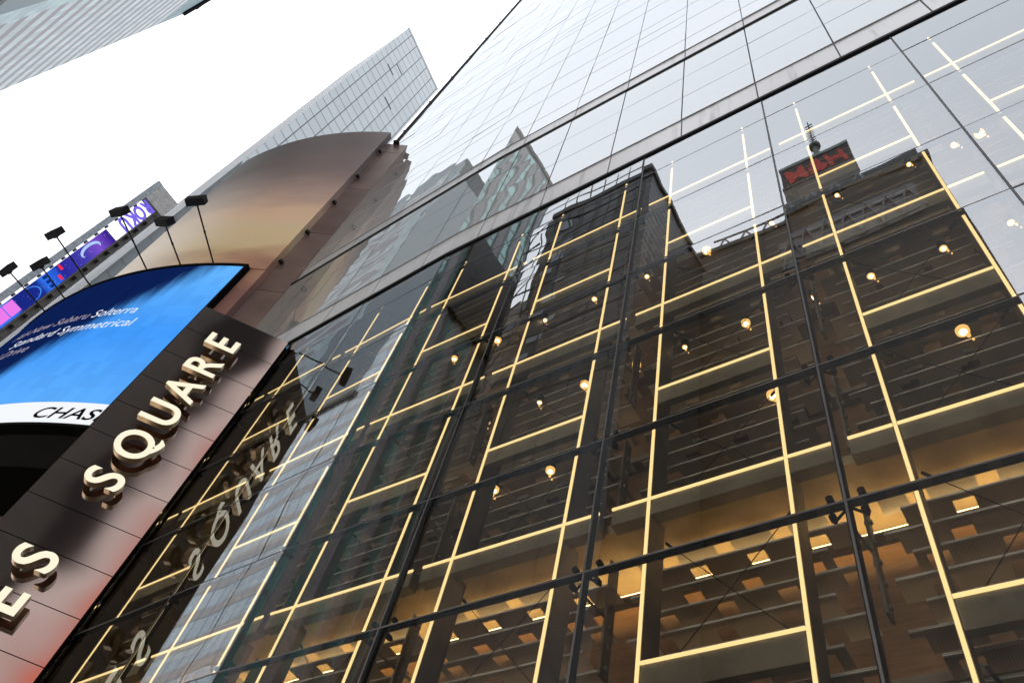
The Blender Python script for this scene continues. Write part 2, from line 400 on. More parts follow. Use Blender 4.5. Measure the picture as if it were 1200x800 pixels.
# black band, spandrels and mirror glass above
UX = [-15.22, -13.94, -12.66, -11.37, -10.07, -8.76, -7.46, -6.16, -4.82, -3.49, -2.15, -0.86, 0.41, 1.70, 3.0, 4.3]
def useg(x0, x1):
    return [(x0, BX), (BX, x1)] if x0 < BX < x1 else [(x0, x1)]
for z0, z1, nm in ((14.665, 14.745, 'black_band'), (H8 - 0.045, H8 + 0.045, 'black_band')):
    m = MB()
    for s0, s1 in useg(UX[0], UX[-1]): m.box(s0, s1, -0.022, 0.4, z0, z1, 0, None, F)
    m.build(nm, M['black'], G)
def pane(name, x0, x1, z0, z1, mats, lines=(), d=0.0, k=0.003):
    m = MB(); t1, t2 = rnd.uniform(-1, 1) * k, rnd.uniform(-1, 1) * k
    for s0, s1 in useg(x0, x1):
        T = lambda x, y, z: F(x, y + t1 * (x - (x0 + x1) / 2) + t2 * (z - (z0 + z1) / 2), z)
        m.box(s0, s1, d, d + 0.03, z0, z1, 0, 0, T)
        for zl in lines: m.box(s0, s1, d - 0.003, d, zl - 0.007, zl + 0.007, 1, None, T)
    return m, mats
zr = [14.75, 15.66, 16.90, 18.18, H8 - 0.05]
zu = [H8 + 0.05, 20.33, 24.02]
for i in range(len(UX) - 1):
    x0, x1 = UX[i] + 0.012, UX[i + 1] - 0.012
    for z0, z1 in ((zr[0], zr[1]), (zu[0], zu[1])):
        m, mt = pane('spandrel_panel', x0, x1, z0 + 0.006, z1 - 0.006, M['spandrel'], d=0.02); m.build('spandrel_panel', mt, G)
    m = MB()
    for j in range(1, 4):
        mm, mt = pane('window', x0, x1, zr[j] + 0.008, zr[j + 1] - 0.008, None); 
        n0 = len(m.v); m.v += mm.v; m.f += [tuple(q + n0 for q in f) for f in mm.f]; m.m += mm.m
    m.build('window', [M['upper_low'], M['fine']], G)
zs = [20.34, 24.0] + [24.0 + 4.1 * k for k in range(1, 13)]
rest = MB(); cnt = 0
for j in range(len(zs) - 1):
    for i in range(len(UX) - 2, -1, -1):
        x0, x1 = UX[i] + 0.010, UX[i + 1] - 0.010; z0, z1 = zs[j] + 0.014, zs[j + 1] - 0.014
        ln = (21.32, 23.2) if j == 0 else (z0 + 0.9, z1 - 0.75)
        m, _ = pane('window', x0, x1, z0, z1, None, ln, 0.0, 0.0035)
        if cnt < 84: m.build('window', [M['upper'], M['fine']], G); cnt += 1
        else:
            n0 = len(rest.v); rest.v += m.v; rest.f += [tuple(q + n0 for q in f) for f in m.f]; rest.m += m.m
ZTOP = zs[-1]
r = rest.build('far_window', [M['upper'], M['fine']], G); r['kind'] = 'stuff'
m = MB()
for s0, s1 in useg(UX[0], UX[-1]): m.box(s0, s1, 0.035, 0.3, H7 + 0.1, ZTOP, 0, None, F)
m.build('backing_wall', M['joint'], G)
m = MB(); m.box(UX[0] - 0.10, UX[0] - 0.005, -0.06, 0.3, 15.0, ZTOP, 0, None, F)
for k in range(14): m.box(UX[0] - 0.13, UX[0] - 0.10, -0.09, 0.1, 22 + k * 4.1, 22.15 + k * 4.1, 0, None, F)
m.build('edge_trim', M['black'], G)
m = MB(); m.box(-15.2, 4.2, 0.31, 24, H7 + 0.11, ZTOP, 0); 
m = MB(); m.hexa([F(-15.2, 0.31, 14.9), F(4.3, 0.31, 14.9), (4.3, 30, 14.9), (-14, 30, 14.9), F(-15.2, 0.31, ZTOP), F(4.3, 0.31, ZTOP), (4.3, 30, ZTOP), (-14, 30, ZTOP)])
m.build('rear_body', M['conc'], G)
m = MB(); m.hexa([F(-15.2, 0.0, ZTOP + 0.02), F(4.3, 0.0, ZTOP + 0.02), (4.3, 30, ZTOP + 0.02), (-14, 30, ZTOP + 0.02), F(-15.2, 0.0, 172), F(4.3, 0.0, 172), (4.3, 30, 172), (-14, 30, 172)])
m.build('upper_tower', gridmat('upper_curtain_wall', (0.10, 0.12, 0.13), (0.03, 0.03, 0.03), 1.3, 4.1, 0.06, axis=0, rough=0.08, ior=2.2), G)

# downlights in the inner ceiling, seen through the louvres
def downlight(x, d, ZC, label):
    t = thing('downlight', label, 'ceiling lamp', F(x, d, ZC), 'warm downlights behind the glass')
    p = Vector(F(x, d, ZC)); m = MB(); q = rnd.uniform(0.7, 1.35)
    m.tube(p + Vector((0, 0, 0.02)), p + Vector((0, 0, 0.16)), 0.008, 6); m.tube(p + Vector((0, 0, 0.0)), p + Vector((0, 0, 0.10)), 0.042, 14); m.build('housing', M['black'], t)
    m = MB(); m.tube(p + Vector((0, 0, -0.012)), p + Vector((0, 0, -0.002)), 0.024 * q, 14); b = m.build('bulb', M['bulb'], t)
    m = MB(); m.tube(p + Vector((0, 0, -0.002)), p + Vector((0, 0, 0.03)), 0.042 * q, 16); m.tube(p + Vector((0.025, -0.02, -0.11)), p + Vector((0.025, -0.02, -0.085)), 0.013 * q, 10); m.tube(p + Vector((0.045, 0.0, -0.15)), p + Vector((0.045, 0.0, -0.135)), 0.008 * q, 8); m.build('glow_disc', M['halo'], t)  # glowing discs stand in for the bulb's halo and glints
    pl = bpy.data.lights.new('bulb_light', 'POINT'); pl.energy = 7 * q; pl.color = (1, 0.66, 0.34); pl.shadow_soft_size = 0.05
    lo = bpy.data.objects.new('bulb_light', pl); COL.objects.link(lo); lo.location = (0, 0, -0.08); lo.parent = b
ORD = ['first', 'second', 'third', 'fourth', 'fifth', 'sixth', 'seventh', 'eighth', 'ninth', 'tenth', 'eleventh', 'twelfth', 'thirteenth']
ux1 = [-1.326, -1.155, -0.975, -0.80, -0.624, -0.436, -0.245, -0.065, 0.12, 0.23, 0.29]
ux2 = [-1.077, -0.91, -0.775, -0.627, -0.497, -0.342, -0.182, -0.054, 0.097, 0.229]
for k, u in enumerate(ux1): downlight(u * 4.42, 0.42, 11.28, 'small warm downlight behind the glass, %s from left in the upper row' % ORD[k])
for k, u in enumerate([-0.98, -0.825, -0.30, 0.06]): downlight(u * 4.50, 0.50, 7.98, 'small warm downlight behind the glass, %s from left in the lowest row' % ORD[k])
for k, u in enumerate(ux2): downlight(u * 4.50, 0.50, 9.37, 'small warm downlight behind the glass, %s from left in the middle row' % ORD[k])

# ------------------------------------------------------------------ drum corner: wall, cladding, shell, screen
DC = (-20.8, 14.2)
M['brown'] = pbr('bronze_cladding', (0.17, 0.125, 0.11), 0.34, 0.6, vary=0.22, scale=1.2)
M['brown_dk'] = pbr('red_brown_panel', (0.07, 0.038, 0.034), 0.5, 0.2)
def shellmat():
    """a printed picture of a cloudy sunset on the curved sheet: colour by height, drifting with distance round the curve"""
    m, t = mat('sunset_print')
    tc = N(t, 'TexCoord'); sp = N(t, 'SeparateXYZ'); L(t, tc.outputs['Object'], sp.inputs[0])
    mp = N(t, 'Mapping'); mp.inputs['Scale'].default_value = (0.30, 0.30, 0.75); mp.inputs['Rotation'].default_value = (0, 0.35, 0); L(t, tc.outputs['Object'], mp.inputs[0])
    nz = N(t, 'TexNoise'); nz.inputs['Scale'].default_value = 1.0; nz.inputs['Detail'].default_value = 4; nz.inputs['Distortion'].default_value = 0.4; L(t, mp.outputs[0], nz.inputs['Vector'])
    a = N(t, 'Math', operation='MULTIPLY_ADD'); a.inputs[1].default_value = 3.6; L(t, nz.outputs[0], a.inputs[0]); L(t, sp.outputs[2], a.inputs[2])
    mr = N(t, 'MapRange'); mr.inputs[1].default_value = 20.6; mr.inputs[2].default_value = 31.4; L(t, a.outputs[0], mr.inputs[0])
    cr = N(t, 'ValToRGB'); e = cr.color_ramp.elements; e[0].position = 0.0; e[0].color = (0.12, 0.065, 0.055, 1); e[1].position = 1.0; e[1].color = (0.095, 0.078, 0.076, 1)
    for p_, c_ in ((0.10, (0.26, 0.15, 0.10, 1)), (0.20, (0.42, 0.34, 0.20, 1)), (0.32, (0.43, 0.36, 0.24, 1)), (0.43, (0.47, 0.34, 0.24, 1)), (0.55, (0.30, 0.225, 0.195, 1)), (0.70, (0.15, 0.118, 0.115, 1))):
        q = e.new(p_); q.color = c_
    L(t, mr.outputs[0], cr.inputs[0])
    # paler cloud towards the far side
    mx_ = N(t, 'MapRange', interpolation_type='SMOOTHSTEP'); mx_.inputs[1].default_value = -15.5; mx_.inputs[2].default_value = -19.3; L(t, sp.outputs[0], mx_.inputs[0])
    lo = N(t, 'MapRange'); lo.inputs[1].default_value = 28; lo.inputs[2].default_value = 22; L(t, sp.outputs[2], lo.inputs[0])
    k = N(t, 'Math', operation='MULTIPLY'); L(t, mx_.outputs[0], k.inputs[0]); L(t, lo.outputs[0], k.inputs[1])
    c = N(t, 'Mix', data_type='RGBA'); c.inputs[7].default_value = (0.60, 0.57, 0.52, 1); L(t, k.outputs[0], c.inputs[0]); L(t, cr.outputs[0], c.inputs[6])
    p = N(t, 'BsdfPrincipled'); p.inputs['Roughness'].default_value = 0.38; p.inputs['Specular IOR Level'].default_value = 0.35; L(t, c.outputs[2], p.inputs['Base Color']); outp(t, p.outputs[0]); return m
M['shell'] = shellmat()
DB = thing('corner_drum_building', 'rounded corner building clad in brown bronze panels beside the glass front', 'building', (-20.8, 14.2, 0))
m = MB(); m.arc(DC[0], DC[1], 9.0, 10.8, -75, 34, 0, 29, 60); m.build('drum_wall', M['brown_dk'], DB)
m = MB()
for k in range(5):
    for a in range(-60, 32, 4): m.arc(DC[0], DC[1], 10.81, 10.95, a + 0.1, a + 3.9, 1.0 + k * 2.4, 3.1 + k * 2.4, 4)
m.build('cladding_panel', M['brown_dk'], DB)
wd = Vector((-0.84, -0.54, 0)).normalized(); wn = Vector((0.54, -0.84, 0)).normalized()
P0 = Vector(F(-13.62, 0.0, 0))
ZW = [4.2, 8.2, 12.0, 15.6, 19.1, 22.6, 26.0, 29.45, 30.3]
for k in range(len(ZW) - 1):
    m = MB(); c = P0 + wd * 0.575 - wn * 0.10; c.z = (ZW[k] + ZW[k + 1]) / 2
    m.obox(c, wd, wn, Vector((0, 0, 1)), (0.57, 0.10, (ZW[k + 1] - ZW[k]) / 2 - 0.012)); m.build('wall_panel', M['brown'], DB)
m = MB(); c = P0 + wd * 0.575 - wn * 0.24; c.z = 16; m.obox(c, wd, wn, Vector((0, 0, 1)), (0.56, 0.03, 14)); m.build('wall_core', M['black'], DB)
m = MB(); c = P0 + wd * 0.45 + wn * 0.04; c.z = 30.33; m.obox(c, wd, wn, Vector((0, 0, 1)), (0.10, 0.1, 0.06)); m.build('roof_clip', M['black'], DB)

SH = thing('curved_billboard', 'tall curved billboard printed with a brown and gold sunset above the blue screen', 'cladding', (DC[0], DC[1], 19.7))
m = MB(); k0 = 0
n = 90
for i in range(n + 1):
    for r_, zt__ in ((12.2, 0), (12.45, 0), (12.45, 1), (12.2, 1)):
        a0 = 3.0 if zt__ else 8.5; a = rad(a0 + (32.3 - a0) * i / n)
        m.v.append((DC[0] + math.sin(a) * r_, DC[1] - math.cos(a) * r_, 30.8 if zt__ else 19.75))
for i in range(n):
    for e_ in range(4):
        f_ = (e_ + 1) % 4; m.f.append((4 * i + e_, 4 * i + 4 + e_, 4 * i + 4 + f_, 4 * i + f_)); m.m.append(0)
m.f += [(0, 1, 2, 3), (4 * n + 3, 4 * n + 2, 4 * n + 1, 4 * n)]; m.m += [0, 0]
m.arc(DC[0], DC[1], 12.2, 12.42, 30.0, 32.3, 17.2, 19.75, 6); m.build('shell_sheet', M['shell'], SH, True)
for z in (20.5, 22.4, 24.6, 26.8, 29.2):
    m = MB(); a = rad(32.5); sx, sy = math.sin(a), -math.cos(a)
    m.box(DC[0] + sx * 12.3 - 0.03, DC[0] + sx * 12.3 + 0.05, DC[1] + sy * 12.3 - 0.03, DC[1] + sy * 12.3 + 0.10, z, z + 0.10)
    m.build('clamp', M['black'], SH)

SC = thing('curved_screen', 'large curved blue advertising screen with white lettering above a white strip', 'screen', (DC[0], DC[1], 12.8))
ZB, ZC2 = 12.75, 19.68
A0, A1 = -62.0, 30.0
def screenmat():
    m, t = mat('screen_picture')
    uv = N(t, 'UVMap'); sp = N(t, 'SeparateXYZ'); L(t, uv.outputs[0], sp.inputs[0])     # x: degrees, y: metres
    def math2(op, a, b):
        n = N(t, 'Math', operation=op)
        for i, q in enumerate((a, b)):
            if isinstance(q, (int, float)): n.inputs[i].default_value = q
            else: L(t, q, n.inputs[i])
        return n.outputs[0]
    nz = N(t, 'TexNoise'); nz.inputs['Scale'].default_value = 1.0; nz.inputs['Detail'].default_value = 5
    mp = N(t, 'Mapping'); mp.inputs['Scale'].default_value = (0.9, 0.5, 1); mp.inputs['Rotation'].default_value = (0, 0, 0.5); L(t, uv.outputs[0], mp.inputs[0]); L(t, mp.outputs[0], nz.inputs['Vector'])
    v = math2('SUBTRACT', sp.outputs[0], math2('MULTIPLY', math2('SUBTRACT', sp.outputs[1], 15.2), 3.1))   # deg - slope*(z-15.2)
    v = math2('ADD', v, math2('MULTIPLY', math2('SUBTRACT', nz.outputs[0], 0.5), 5.0))
    mr = N(t, 'MapRange', interpolation_type='SMOOTHSTEP'); mr.inputs[1].default_value = 9.5; mr.inputs[2].default_value = 15.5; L(t, v, mr.inputs[0])
    hz = N(t, 'MapRange'); hz.inputs[1].default_value = 13.6; hz.inputs[2].default_value = 19.5; L(t, sp.outputs[1], hz.inputs[0])
    br = N(t, 'ValToRGB'); e = br.color_ramp.elements; e[0].color = (0.11, 0.42, 1.0, 1); e[1].color = (0.13, 0.46, 1.0, 1); e[0].position = 0.0
    q = br.color_ramp.elements.new(0.45); q.color = (0.055, 0.33, 0.98, 1)
    L(t, hz.outputs[0], br.inputs[0])
    c1 = N(t, 'Mix', data_type='RGBA'); c1.inputs[6].default_value = (0.004, 0.014, 0.085, 1); L(t, mr.outputs[0], c1.inputs[0]); L(t, br.outputs[0], c1.inputs[7])
    # module grid of the display, very faint
    f1 = math2('FRACT', math2('MULTIPLY', sp.outputs[0], 0.9), 0.0); f2 = math2('FRACT', math2('MULTIPLY', sp.outputs[1], 2.0), 0.0)
    cb = N(t, 'CombineXYZ'); L(t, math2('FLOOR', math2('MULTIPLY', sp.outputs[0], 0.9), 0.0), cb.inputs[0]); L(t, math2('FLOOR', math2('MULTIPLY', sp.outputs[1], 2.0), 0.0), cb.inputs[1])
    wn = N(t, 'TexWhiteNoise', noise_dimensions='2D'); L(t, cb.outputs[0], wn.inputs['Vector'])
    k = math2('ADD', math2('MULTIPLY', wn.outputs[0], 0.11), 0.94)
    c2 = N(t, 'Mix', data_type='RGBA', blend_type='MULTIPLY'); c2.inputs[0].default_value = 1; L(t, c1.outputs[2], c2.inputs[6]); L(t, k, c2.inputs[7])
    # white strip along the foot
    ws = math2('LESS_THAN', sp.outputs[1], 13.48)
    c3 = N(t, 'Mix', data_type='RGBA'); c3.inputs[7].default_value = (0.92, 0.95, 0.98, 1); L(t, ws, c3.inputs[0]); L(t, c2.outputs[2], c3.inputs[6])
    e = N(t, 'Emission'); e.inputs[1].default_value = 1.0 / EX; L(t, c3.outputs[2], e.inputs[0]); outp(t, e.outputs[0]); return m
def cylpt(a, z, r): a = rad(a); return (DC[0] + math.sin(a) * r, DC[1] - math.cos(a) * r, z)
vsx, fs = [], []; na, nz_ = 92, 8
for i in range(na + 1):
    for j in range(nz_ + 1): vsx.append(cylpt(A0 + (A1 - A0) * i / na, ZB + 0.05 + (ZC2 - ZB - 0.12) * j / nz_, 12.56))
for i in range(na):
    for j in range(nz_):
        k = i * (nz_ + 1) + j; fs.append((k, k + nz_ + 1, k + nz_ + 2, k + 1))
me = bpy.data.meshes.new('display'); me.from_pydata(vsx, [], fs); ul = me.uv_layers.new(name='UVMap')
for lp in me.loops:
    i, j = divmod(lp.vertex_index, nz_ + 1); ul.data[lp.index].uv = (A0 + (A1 - A0) * i / na, ZB + 0.05 + (ZC2 - ZB - 0.12) * j / nz_)
me.shade_smooth(); mesh_obj('display', me, screenmat(), SC)
m = MB(); m.arc(DC[0], DC[1], 10.98, 12.55, A0 - 1, A1 + 0.35, ZB - 0.02, ZC2 + 0.02, 90)
m.arc(DC[0], DC[1], 12.55, 12.60, A0 - 1, A1 + 0.35, ZC2 - 0.07, ZC2 + 0.02, 90); m.arc(DC[0], DC[1], 12.55, 12.60, A1, A1 + 0.35, ZB - 0.02, ZC2 - 0.07, 2)
m.arc(DC[0], DC[1], 10.98, 12.3, A0 - 1, A1 + 0.2, ZB - 1.0, ZB - 0.03, 90)
m.build('housing', pbr('housing_black', (0.003, 0.003, 0.003), 0.8, spec=0.02), SC)
def cyltext(name, body, size, a_right, z, mt, sx=1.0, shear=0.0, r=12.575, off=0.0, spacing=1.0):
    me = text_mesh(body, size, 0, off, shear, spacing); xm = max(v.co.x for v in me.vertices)
    bm = bmesh.new(); bm.from_mesh(me); bmesh.ops.subdivide_edges(bm, edges=[e for e in bm.edges if e.calc_length() > 0.15], cuts=2); bm.to_mesh(me); bm.free()
    for v in me.vertices: v.co = cylpt(a_right + math.degrees((v.co.x - xm) * sx / 12.57), z + v.co.y, r)
    return mesh_obj(name, me, mt, SC)
M['scr_white'] = emit('screen_white', (0.86, 0.90, 1.0), 1.0); M['scr_grey'] = emit('screen_dim', (0.42, 0.36, 0.42), 1.0)
M['scr_black'] = emit('screen_black', (0.004, 0.004, 0.006), 1.0)
cyltext('lettering', 'Solterra', 0.52, 21.9, 17.15, M['scr_white'], 0.80, 0.12)
cyltext('lettering', 'All-New Subaru', 0.52, 15.2, 17.15, M['scr_grey'], 0.80, 0.12)
cyltext('lettering', 'Standard Symmetrical', 0.52, 23.2, 16.52, M['scr_white'], 0.86, 0.12)
cyltext('lettering', 'All-Wheel Drive', 0.52, 10.6, 15.95, M['scr_grey'], 0.80, 0.12)
cyltext('lettering', 'CHASE', 0.50, 31.2, 12.93, M['scr_black'], 1.14, 0.25, off=0.008)

# floodlights on arms along the top of the screen
def floodlight(a, out_, dz, label, tilt=0.0):
    b = Vector(cylpt(a, ZC2 + 0.02, 12.5)); h = Vector(cylpt(a, ZC2 + 0.02 + dz, 12.5 + out_))
    t = thing('floodlight', label, 'floodlight', tuple(b), 'floodlights on arms above the curved screen')
    m = MB(); m.tube(b - (h - b).normalized() * 0.1, h, 0.022, 8); m.tube(b, b + (h - b).normalized() * 0.06, 0.05, 8)
    mid = b.lerp(h, 0.55); m.tube(mid, mid + (h - b).normalized() * 0.05, 0.03, 8); m.build('arm', M['black'], t)
    d = (h - b).normalized(); sd = d.cross(Vector((0, 0, 1))).normalized(); u = sd.cross(d)
    if tilt: q = Matrix.Rotation(tilt, 3, d); sd = q @ sd; u = q @ u
    m = MB(); m.obox(h + d * 0.10 + u * 0.02, sd, d, u, (0.25, 0.10, 0.14)); m.obox(h + d * 0.02, sd, d, u, (0.05, 0.05, 0.06)); hd = m.build('lamp_head', M['black'], t, bevel=0.012)
    m = MB(); m.obox(h - d * 0.004 + u * 0.02, sd, d, u, (0.19, 0.002, 0.09)); m.build('lens', pbr('lamp_lens', (0.10, 0.10, 0.11), 0.15), hd)
for k, (a, o_, dz, tl, lb) in enumerate([(25.6, 1.73, 0.13, 0.2, 'black floodlight on an arm, nearest the right end of the blue screen'), (21.0, 1.23, 0.09, -0.3, 'black floodlight on a short arm in front of the bronze shell'),
        (16.0, 1.68, 0.13, -0.2, 'black floodlight on an arm covering the top of the purple tower sign'), (6.6, 1.67, 0.11, -0.1, 'black floodlight on a long arm against the white sky, above the moon picture'),
        (1.5, 1.13, 0.15, 0.1, 'black floodlight on a short arm over the blue part of the tower sign'), (-2.9, 1.49, 0.11, 0.0, 'black floodlight on an arm, leftmost of the row on the screen')]):
    floodlight(a, o_, dz, lb, tl)
# small lamp fixed to the bronze wall
c = P0 + wd * 0.80 + wn * 0.02; c.z = 16.3
t = thing('wall_lamp', 'small black floodlight with round lens fixed to the brown bronze wall', 'lamp', tuple(c))
m = MB(); m.tube(c, c + wn * 0.25, 0.025, 8); m.tube(c + wn * 0.25 + Vector((0, 0, -.12)), c + wn * 0.25 + Vector((0, 0, .12)), 0.02, 8); m.build('bracket', M['black'], t)
m = MB(); m.obox(c + wn * 0.30 + wd * -0.02, wd, wn, Vector((0, 0, 1)), (0.12, 0.10, 0.14)); m.tube(c + wn * 0.3 + Vector((0.05, 0, 0.1)), c + wn * 0.36 + Vector((0.16, 0, 0.26)), 0.085, 12); m.build('lamp_head', M['black'], t, bevel=0.01)

# ------------------------------------------------------------------ vertical sign
sa = rad(36); sd = Vector((math.sin(sa), math.cos(sa), 0)); sn = Vector((math.cos(sa), -math.sin(sa), 0)); sp0 = Vector((-10.70, 4.10, 0)); UPZ = Vector((0, 0, 1))
VS = thing('vertical_sign', 'polished dark metal sign panel with upright glowing white letters beside the glass front', 'sign', tuple(sp0 - sd * 0.9))
def panelmat():
    m, t = mat('dark_polished_panel')
    tc = N(t, 'TexCoord'); nz = N(t, 'TexNoise'); nz.inputs['Scale'].default_value = 0.8; nz.inputs['Detail'].default_value = 0; L(t, tc.outputs['Object'], nz.inputs['Vector'])
    b = N(t, 'Bump'); b.inputs['Strength'].default_value = 0.5; b.inputs['Distance'].default_value = 0.03; L(t, nz.outputs[0], b.inputs['Height'])
    p = N(t, 'BsdfPrincipled'); p.inputs['Base Color'].default_value = (0.40, 0.37, 0.365, 1); p.inputs['Metallic'].default_value = 1.0; p.inputs['Roughness'].default_value = 0.07
    L(t, b.outputs[0], p.inputs['Normal']); outp(t, p.outputs[0]); return m
M['panel'] = panelmat()
zt = [14.45 - (12.85 - q) for q in (12.85, 11.27, 10.5, 9.75, 9.0, 8.26, 7.51, 6.78, 6.04, 5.3, 4.55, 3.8, 3.05, 2.3)]
zt = [q + EYE for q in (12.85, 12.06, 11.27, 10.5, 9.75, 9.0, 8.26, 7.51, 6.78, 6.04, 5.3, 4.55, 3.8, 3.05, 2.3)]
m = MB()
for k in range(len(zt) - 1):
    c = sp0 - sd * 0.88 - sn * 0.03; c.z = (zt[k] + zt[k + 1]) / 2
    m.obox(c, sd, sn, UPZ, (0.88, 0.03, (zt[k] - zt[k + 1]) / 2 - 0.007))
m.build('sign_panel', M['panel'], VS)
m = MB(); c = sp0 - sd * 0.88 - sn * 0.16; c.z = 8.4; m.obox(c, sd, sn, UPZ, (0.87, 0.098, 6.05)); m.build('sign_frame', M['black'], VS)
M['letter_face'] = emit('letter_face', (1.0, 0.92, 0.70), 1.02); M['letter_side'] = pbr('letter_side', (0.32, 0.22, 0.12), 0.35, 0.6, spec=0.4)
for ch, zc, off in [('E', 11.83, 0), ('R', 11.10, 0), ('A', 10.36, 0), ('U', 9.68, 0), ('Q', 8.86, 0), ('S', 8.06, 0), ('S', 6.47, 0), ('E', 5.80, 0), ('M', 4.98, 0), ('I', 4.36, 0), ('T', 3.85, 0)]:
    me = text_mesh(ch, 0.80, 0.055, 0.014, res=6)
    xs = [v.co.x for v in me.vertices]; cx = (min(xs) + max(xs)) / 2
    for p in me.polygons: p.material_index = 0 if p.normal.z > 0.9 else 1
    idx = [p.material_index for p in me.polygons]
    for v in me.vertices:
        p = sp0 - sd * (0.66 + v.co.y) + sn * (0.17 + v.co.z); p.z = zc + EYE + (v.co.x - cx); v.co = p
    o = mesh_obj('letter', me, [M['letter_face'], M['letter_side']], VS)
    me.polygons.foreach_set('material_index', idx)

# ------------------------------------------------------------------ towers in view
M['tower_glass'] = gridmat('tower_glass', (0.30, 0.325, 0.335), (0.075, 0.075, 0.075), 2.25, 2.6, 0.15, axis=1, rough=0.03, metal=0.6, ior=1.8, vary=0.05, jog=0.004)
M['tower_side'] = gridmat('tower_side', (0.50, 0.51, 0.53), (0.42, 0.42, 0.44), 2.25, 3.9, 0.2, axis=0, rough=0.6, ior=1.08)
AT = thing('pointed_glass_tower', 'pale grey glass tower with a fine grid and sharp top corner behind the bronze shell', 'tower', (-65, 12, 0))
Z1 = 167 + EYE
fp = [(-64.9, 5.4), (-66.7, 18.5), (-84, 22), (-82, 5.9)]
def prism(fp, z0, z1):
    m = MB(); n = len(fp)
    m.v = [(x, y, z0) for x, y in fp] + [(x, y, z1) for x, y in fp]
    for i in range(n): m.f.append((i, (i + 1) % n, n + (i + 1) % n, n + i)); m.m.append(i)
    m.f.append(tuple(range(n))[::-1]); m.m.append(n); m.f.append(tuple(range(n, 2 * n))); m.m.append(n); return m
prism(fp, 0, Z1).build('curtain_wall', [M['tower_glass'], M['tower_glass'], M['tower_glass'], M['tower_side'], M['conc']], AT)
m = MB(); m.hexa([(-64.85, 5.35, Z1), (-66.65, 18.5, Z1), (-67.0, 18.5, Z1), (-65.2, 5.35, Z1), (-64.85, 5.35, Z1 + 0.9), (-66.65, 18.5, Z1 + 0.9), (-67.0, 18.5, Z1 + 0.9), (-65.2, 5.35, Z1 + 0.9)])
m.build('parapet', M['tower_side'], AT)
m = MB()
for y0, y1, z0, z1 in ((9.0, 11.2, 155.0, 155.25), (8.0, 10.2, 151.1, 151.35), (12, 14.4, 143.3, 143.55)):
    x = lambda y: -64.9 - (y - 5.4) * 1.8 / 13.1 + 0.03
    m.hexa([(x(y0), y0, z0), (x(y1), y1, z0), (x(y1) - 0.3, y1, z0), (x(y0) - 0.3, y0, z0), (x(y0), y0, z1), (x(y1), y1, z1), (x(y1) - 0.3, y1, z1), (x(y0) - 0.3, y0, z1)])
m.build('vent_slot', M['black'], AT)

M['boa'] = gridmat('banded_glass', (0.50, 0.55, 0.555), (0.40, 0.42, 0.43), 1.6, 5.9, 0.08, axis=0, rough=0.6, ior=1.04, band=(0.34, 0.32, 0.33), bandh=0.45)
M['boa2'] = gridmat('faceted_glass', (0.44, 0.52, 0.53), (0.34, 0.38, 0.40), 1.6, 2.95, 0.12, axis=0, rough=0.5, ior=1.06)
M['boa3'] = gridmat('crown_glass', (0.26, 0.33, 0.35), (0.08, 0.10, 0.11), 3.4, 30.0, 0.25, axis=0, rough=0.5, ior=1.06)
BT = thing('banded_glass_tower', 'very tall pale glass tower with grey storey bands across the street at upper left', 'tower', (-140, -50, 0))
D = 33.0
prism([(-167, -D), (-167, -80), (-112, -80), (-112, -D)], 0, 250).build('curtain_wall', [M['boa2'], M['boa2'], M['boa2'], M['boa'], M['conc']], BT)
m = MB(); m.hexa([(-112, -80, 250), (-112, -D, 250), (-167, -D, 250), (-167, -80, 250), (-112, -80, 262), (-112, -D, 262), (-167, -D, 274), (-167, -80, 274)]); m.build('glass_crown', M['boa3'], BT)
m = MB()   # flush glass facet on the near end of the front
m.v = [(-117.5, -D + 0.10, 120), (-112, -D + 0.10, 120), (-112, -D + 0.10, 250), (-116.2, -D + 0.10, 250), (-117.5, -D + 0.005, 120), (-112, -D + 0.005, 120), (-112, -D + 0.005, 250), (-116.2, -D + 0.005, 250)]
m.f = [(0, 1, 2, 3), (7, 6, 5, 4), (0, 4, 5, 1), (1, 5, 6, 2), (2, 6, 7, 3), (3, 7, 4, 0)]; m.m = [0] * 6
m.build('glass_facet', M['boa2'], BT)
m = MB(); m.box(-167.2, -158, -D - 0.3, -D + 0.35, 273.6, 274.6); m.tube((-165, -D + 0.5, 262), (-156, -D + 0.5, 275), 0.6); m.build('roof_frame', M['black'], BT)

# tower sign with letters reading downwards
RS = thing('tower_sign', 'tall narrow tower sign with a purple and blue picture screen in a grey frame', 'sign', (-58, 2.8, 0))
X = -58.0; ya, yb, zt_ = 1.42, 4.26, 69.6 + EYE
m = MB(); m.box(X - 0.5, X + 0.25, ya, ya + 0.55, 20, zt_); m.build('frame_post', pbr('grey_frame', (0.22, 0.24, 0.26), 0.4, 0.6), RS)
m = MB(); m.box(X - 0.5, X + 0.22, ya + 0.56, yb, zt_ - 3.0, zt_ - 0.02); m.build('cap_panel', pbr('cap_grey', (0.32, 0.31, 0.30), 0.5, 0.4), RS)
m = MB(); m.box(X - 0.3, X + 0.12, ya + 2.05, ya + 2.2, 20, zt_ - 3.05); m.box(X - 1.4, X - 0.2, ya + 2.2, yb - 0.05, 20, zt_ - 3.3)
z = 21.0
while z < zt_ - 4: m.box(X - 0.2, X + 0.3, ya + 2.22, yb - 0.3, z, z + 0.12); m.box(X - 0.2, X + 0.15, ya + 0.56, ya + 0.72, z + 0.5, z + 0.7); z += 1.55
m.build('catwalk', pbr('catwalk_steel', (0.06, 0.055, 0.05), 0.5, 0.4), RS)
